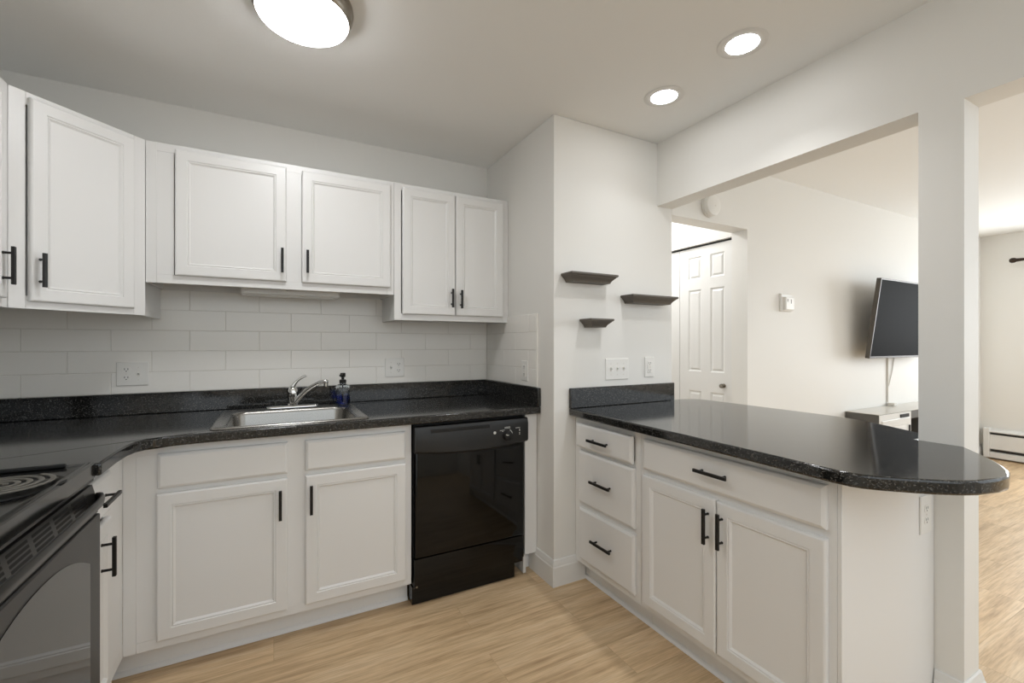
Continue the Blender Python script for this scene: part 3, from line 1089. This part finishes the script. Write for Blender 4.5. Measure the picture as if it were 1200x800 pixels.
def decora(mb, x):
    mb.panel(x - 0.0167, x + 0.0167, -0.0335, 0.0335, [(0, -0.0045), (0, -0.0072), (0.001, -0.008)])
    for s in (-1, 1):
        zc = s * 0.021
        for dx_ in (-0.0063, 0.0063):
            mb.box(x + dx_ - 0.0013, x + dx_ + 0.0013, -0.0083, -0.0078, zc - 0.001, zc + 0.0075, 1)
        mb.lathe([(0.0026, -0.0078), (0.0026, -0.0083), (0, -0.0083)], 10, (x, 0, zc - 0.0065), axis='y', mi=1)
    mb.box(x - 0.006, x + 0.006, -0.0092, -0.0078, -0.0045, -0.0015, 2)
    mb.box(x - 0.006, x + 0.006, -0.0092, -0.0078, 0.0015, 0.0045, 2)


def plate(name, label, cat, loc, rz, w, h, kinds, group=None):
    root = thing(name, label, cat, loc, rz, group)
    mb = MB().panel(-w / 2, w / 2, -h / 2, h / 2, [(0, -0.0004), (0, -0.003), (0.003, -0.0052)])
    mb.build('cover_plate', M['plastic'], root)
    n_ = len(kinds)
    for i, k in enumerate(kinds):
        x = (i - (n_ - 1) / 2) * 0.046
        b = MB()
        {'d': duplex, 't': toggle, 'g': decora}[k](b, x)
        b.build({'d': 'receptacle', 't': 'toggle_switch', 'g': 'receptacle'}[k], [M['plastic'], M['slot'], M['grout']], root)
    return root


TY = YB - 0.0082
plate('outlet', 'white double plate with receptacle and switch on tile, left of the sink', 'outlet', (-0.597, TY, 1.110), 0, 0.122, 0.114, 'dt')
plate('outlet', 'white double plate with switch and receptacle on tile, right of the soap bottle', 'outlet', (0.652, TY, 1.110), 0, 0.116, 0.114, 'td')
plate('outlet', 'white single outlet plate on the short tiled side wall', 'outlet', (XJ - 0.0083, 2.222, 1.100), -PI / 2, 0.072, 0.116, 'g')
plate('light_switch', 'white three-toggle switch plate under the dark ledge shelves', 'switch', (1.700, YJ - 0.0003, 1.112), 0, 0.165, 0.118, 'ttt')
plate('outlet', 'white single outlet plate right of the three-toggle switch', 'outlet', (1.946, YJ - 0.0003, 1.118), 0, 0.072, 0.117, 'g')
plate('outlet', 'white outlet plate on the peninsula end panel below the rounded worktop', 'outlet', (1.937, 0.6746, 0.680), 0, 0.079, 0.127, 'd')

# ------------------------------------------------------------------ under-cabinet light
root = thing('under_cabinet_light', 'slim white unlit light fixture under the wall cabinet above the sink', 'light', (0.085, 2.60, 1.535))
mb = MB()
mb.loops([[(x, -0.055, 0.012), (x, -0.055, -0.030), (x, -0.045, -0.036), (x, 0.045, -0.036), (x, 0.055, -0.030), (x, 0.055, 0.012)] for x in (-0.225, 0.225)])
mb.build('housing', M['plastic'], root)
MB().box(-0.205, 0.205, -0.036, 0.036, -0.040, -0.0362).build('lens', M['plastic'], root, bevel=0.002)

# ------------------------------------------------------------------ ceiling lights
root = thing('flush_mount_light', 'large round lit ceiling light with satin nickel ring', 'ceiling light', (0.091, 1.714, ZC))
mb = MB()
mb.lathe([(0.150, -0.0005), (0.163, -0.001), (0.165, -0.014), (0.161, -0.034), (0.153, -0.052), (0.149, -0.055), (0.1465, -0.053), (0.146, -0.020)], 64)
mb.build('ring', M['nickel'], root)
MB().lathe([(0.1455, -0.030), (0.1455, -0.056), (0.143, -0.063), (0.135, -0.069), (0.112, -0.075), (0.07, -0.079), (0.0, -0.080)], 64).build('diffuser', M['lamp'], root, smooth=60)


def downlight(label, x, y, beam):
    root = thing('recessed_downlight', label, 'ceiling light', (x, y, ZC), 0, 'recessed ceiling lights')
    mb = MB()
    mb.lathe([(0.066, -0.0003), (0.092, -0.0006), (0.093, -0.002), (0.088, -0.0045), (0.074, -0.006), (0.067, -0.004)], 48)
    mb.build('trim_ring', M['trim'], root)
    MB().lathe([(0.0665, -0.0008), (0.0665, -0.0035), (0.05, -0.0050), (0.0, -0.0055)], 48).build('lens', M['can'], root, smooth=60)
    d = bpy.data.lights.new('downlight_beam', 'SPOT')
    d.energy, d.spot_size, d.spot_blend, d.shadow_soft_size, d.color = beam, math.radians(120), 1.0, 0.05, (0.975, 0.985, 1.0)
    o = bpy.data.objects.new('downlight_beam', d)
    COL.objects.link(o)
    o.location = (0, 0, -0.012)
    o.parent = root


downlight('lit recessed downlight nearer the camera, larger of the two', 1.640, 1.133, CAN_BEAM)
downlight('lit recessed downlight nearer the shelf wall', 1.656, 1.552, CAN_BEAM * 0.35)

# ------------------------------------------------------------------ hall closet folding door
def leaf_mesh(w, h):
    """six-panel leaf, face -y, x 0..w"""
    t = 0.030
    cs = [0.0, 0.085, 0.205, 0.285, 0.405, w]
    zs = [0.0, 0.18, 0.88, 1.03, 1.66, 1.74, 1.915, h]
    mb = MB()
    mb.box(0, w, -t + 0.010, 0, 0, h)
    for i in range(5):
        for j in range(7):
            x0, x1, z0, z1 = cs[i], cs[i + 1], zs[j], zs[j + 1]
            if i in (1, 3) and j in (1, 3, 5):
                mb.panel(x0, x1, z0, z1, [(0, -t), (0.008, -t + 0.006), (0.014, -t + 0.0075), (0.026, -t + 0.001)], cap0=False)
            else:
                mb.box(x0, x1, -t, -t + 0.011, z0, z1)
    return mb


LEAFW, LEAFH = 0.480, 1.985
root = thing('closet_door', 'white six-panel folding closet door in the hallway', 'door', (2.886, 3.022, 0.012), -PI / 2)
for k, x in enumerate((0.0005, 0.4825)):
    lf = leaf_mesh(LEAFW - 0.002, LEAFH)
    o = lf.build('door_leaf', M['trim'], root, loc=(x, 0.030, 0), smooth=20)
    if k == 1:
        MB().lathe([(0.016, -0.0302), (0.016, -0.034), (0.008, -0.036), (0.008, -0.046), (0.014, -0.050), (0.017, -0.056), (0.015, -0.063), (0.0, -0.066)], 24, (0.40, 0, 0.937), axis='y').build('knob', M['nickel'], o)
MB().box(0.002, 0.962, 0.004, 0.032, 1.986, 1.999).build('track', M['blackdull'], root)

# ------------------------------------------------------------------ things on the living room wall
root = thing('smoke_detector', 'round white smoke detector above the hallway opening', 'detector', (2.465, YJ - 0.0005, 2.135))
MB().lathe([(0.070, 0.0), (0.072, -0.006), (0.072, -0.014), (0.066, -0.016)], 48, axis='y').build('mounting_base', M['plastic'], root)
mb = MB().lathe([(0.066, -0.016), (0.069, -0.019), (0.069, -0.030), (0.062, -0.041), (0.045, -0.046), (0.0, -0.047)], 48, axis='y')
mb.lathe([(0.008, -0.047), (0.008, -0.0485), (0, -0.049)], 16, (0.012, 0, -0.004), axis='y')
mb.build('cover', M['plastic'], root)

root = thing('thermostat', 'small white wall thermostat between hallway and television', 'thermostat', (3.285, YJ - 0.0005, 1.553))
MB().panel(-0.066, 0.066, -0.063, 0.063, [(0, 0), (0, -0.012), (0.004, -0.016)]).build('back_plate', M['plastic'], root)
b = MB().panel(-0.048, 0.056, -0.056, 0.040, [(0, -0.0165), (0.001, -0.034), (0.006, -0.039)]).build('cover', M['plastic'], root)
MB().box(-0.030, -0.024, -0.0398, -0.0385, 0.004, 0.024).build('indicator_slot', M['slot'], b)
MB().box(0.012, 0.018, -0.0398, -0.0385, -0.008, 0.022).build('lever_slot', M['slot'], b)

# television, tilted down
TVX0, TVX1 = 4.195, 5.42
tilt = math.atan2(0.080, 0.632)
root = thing('television', 'black flat television tilted down on a wall bracket above the console', 'television', ((TVX0 + TVX1) / 2, 1.803, 1.136))
tv = MB()
hwid, hgt = (TVX1 - TVX0) / 2, 0.640
tv.panel(-hwid, hwid, 0, hgt, [(0.004, 0.034), (0, 0.030), (0, 0.002), (0.002, 0.0), (0.011, 0.0), (0.012, 0.0025)])
tv.box(-0.35, 0.35, 0.034, 0.055, 0.06, 0.42)
case = tv.build('casing', M['tvframe'], root, bevel=0.0)
case.rotation_euler = (tilt, 0, 0)
s = MB().box(-hwid + 0.0125, hwid - 0.0125, 0.0005, 0.0022, 0.018, hgt - 0.0125).build('screen', M['tvscreen'], root)
s.rotation_euler = (tilt, 0, 0)
br = MB()
br.box(-0.22, 0.22, YJ - 1.803 - 0.016, YJ - 1.803 - 0.001, 0.12, 0.50)
for x in (-0.16, 0.16):
    br.box(x - 0.015, x + 0.015, 0.035, YJ - 1.803 - 0.016, 0.20, 0.26)
    br.box(x - 0.015, x + 0.015, 0.012, YJ - 1.803 - 0.016, 0.40, 0.44)
br.build('wall_bracket', M['blackdull'], root)
cb = MB().tube([(4.815, YJ - 0.006, 1.20), (4.813, YJ - 0.006, 0.9), (4.812, YJ - 0.006, 0.735)], 0.007, 8)
cb.tube([(4.95, YJ - 0.006, 1.20), (4.90, YJ - 0.006, 1.02), (4.83, YJ - 0.007, 0.88)], 0.004, 8)
cb.box(4.795, 4.850, YJ - 0.060, YJ - 0.012, 0.709, 0.732)
tag(cb.build('television_cable', M['grout'], rel=(4.81, YJ, 0.709)), 'pale cable running down the wall from the television to the console', 'cable')

# console
CX0, CX1, CY0, CY1, CZ = 4.110, 5.70, 1.706, 1.932, 0.707
root = thing('television_console', 'low grey and white media console under the television', 'console', (CX0, CY0, 0))
R_ = (CX0, CY0, 0)
mb = MB()
mb.box(CX0, CX1, CY0, CY1, CZ - 0.070, CZ - 0.004)
mb.box(CX0, CX0 + 0.03, CY0 + 0.004, CY1, 0.0, CZ - 0.070)
mb.box(CX1 - 0.03, CX1, CY0 + 0.004, CY1, 0.0, CZ - 0.070)
mb.box(CX0 + 0.03, CX1 - 0.03, CY0 + 0.01, CY1, 0.06, 0.09)
mb.box(CX0 + 0.03, CX1 - 0.03, CY1 - 0.01, CY1, 0.09, CZ - 0.07)
for x in (CX0 + 0.495, CX0 + 1.065):
    mb.box(x, x + 0.03, CY0 + 0.004, CY1 - 0.01, 0.09, CZ - 0.07)
child(mb, 'frame', M['consolegrey'], root, R_, bevel=0.002)
child(MB().box(CX0 - 0.0, CX1, CY0 - 0.001, CY1, CZ - 0.004, CZ), 'top', M['consolelit'], root, R_)
child(MB().box(CX0 + 0.002, CX0 + 0.522, CY0 - 0.006, CY0 - 0.001, 0.02, CZ - 0.006), 'front_frame', M['trim'], root, R_)
for x0_, x1_ in ((CX0 + 0.03, CX0 + 0.490), (CX0 + 1.10, CX0 + 1.56)):
    for z0_, z1_ in ((0.40, 0.655), (0.10, 0.39)):
        d_ = MB().panel(x0_, x1_, z0_, z1_, [(0, CY0 - 0.0065), (0, CY0 - 0.012), (0.002, CY0 - 0.014), (0.05, CY0 - 0.014), (0.054, CY0 - 0.011), (0.058, CY0 - 0.0125)])
        dd = child(d_, 'drawer', M['trim'], root, R_)
        child(MB().box(x1_ - 0.03, x1_ - 0.015, CY0 - 0.022, CY0 - 0.0145, z0_ + 0.03, z1_ - 0.06), 'pull', M['blackdull'], dd, R_)
child(MB().box(CX0 + 0.33, CX0 + 0.475, CY0 - 0.012, CY0 - 0.0065, CZ - 0.046, CZ - 0.020), 'vent', M['blackdull'], root, R_)

# baseboard heater and curtain rod
root = thing('baseboard_heater', 'white baseboard heater at the foot of the far wall', 'heater', (XF, 1.2, 0))
R_ = (XF, 1.2, 0)
ya, yb = -0.3, 1.90
hp = [(XF - 0.001, 0.33), (XF - 0.03, 0.33), (XF - 0.072, 0.305), (XF - 0.075, 0.295), (XF - 0.055, 0.285), (XF - 0.055, 0.265), (XF - 0.075, 0.268), (XF - 0.075, 0.115), (XF - 0.05, 0.105), (XF - 0.05, 0.085), (XF - 0.075, 0.075), (XF - 0.075, 0.02), (XF - 0.001, 0.02)]
mb = MB().loops([[(x, y, z) for x, z in hp] for y in (ya, yb - 0.05)])
child(mb, 'cover', M['trim'], root, R_)
child(MB().box(XF - 0.073, XF - 0.0555, ya + 0.01, yb - 0.055, 0.270, 0.286).box(XF - 0.066, XF - 0.0505, ya + 0.01, yb - 0.055, 0.086, 0.104), 'slot', M['slot'], root, R_)
child(MB().box(XF - 0.080, XF - 0.001, yb - 0.05, yb, 0.015, 0.335), 'end_cap', M['trim'], root, R_, bevel=0.006)
root = thing('curtain_rod', 'dark bronze curtain rod with ball finial on the far wall', 'curtain rod', (6.88, 0.5, 2.135))
MB().tube([(0, 1.135, 0), (0, -1.2, 0)], 0.011, 12).build('rod', M['bronze'], root)
mb = MB().tube([(0, 1.200, 0), (0, 1.195, 0), (0, 1.180, 0), (0, 1.160, 0), (0, 1.145, 0), (0, 1.130, 0), (0, 1.06, 0)], [0.004, 0.018, 0.027, 0.026, 0.018, 0.017, 0.012], 16)
mb.build('finial', M['bronze'], root)
MB().box(-0.006, 0.0885, 1.02, 1.034, -0.018, 0.006).build('bracket', M['bronze'], root)
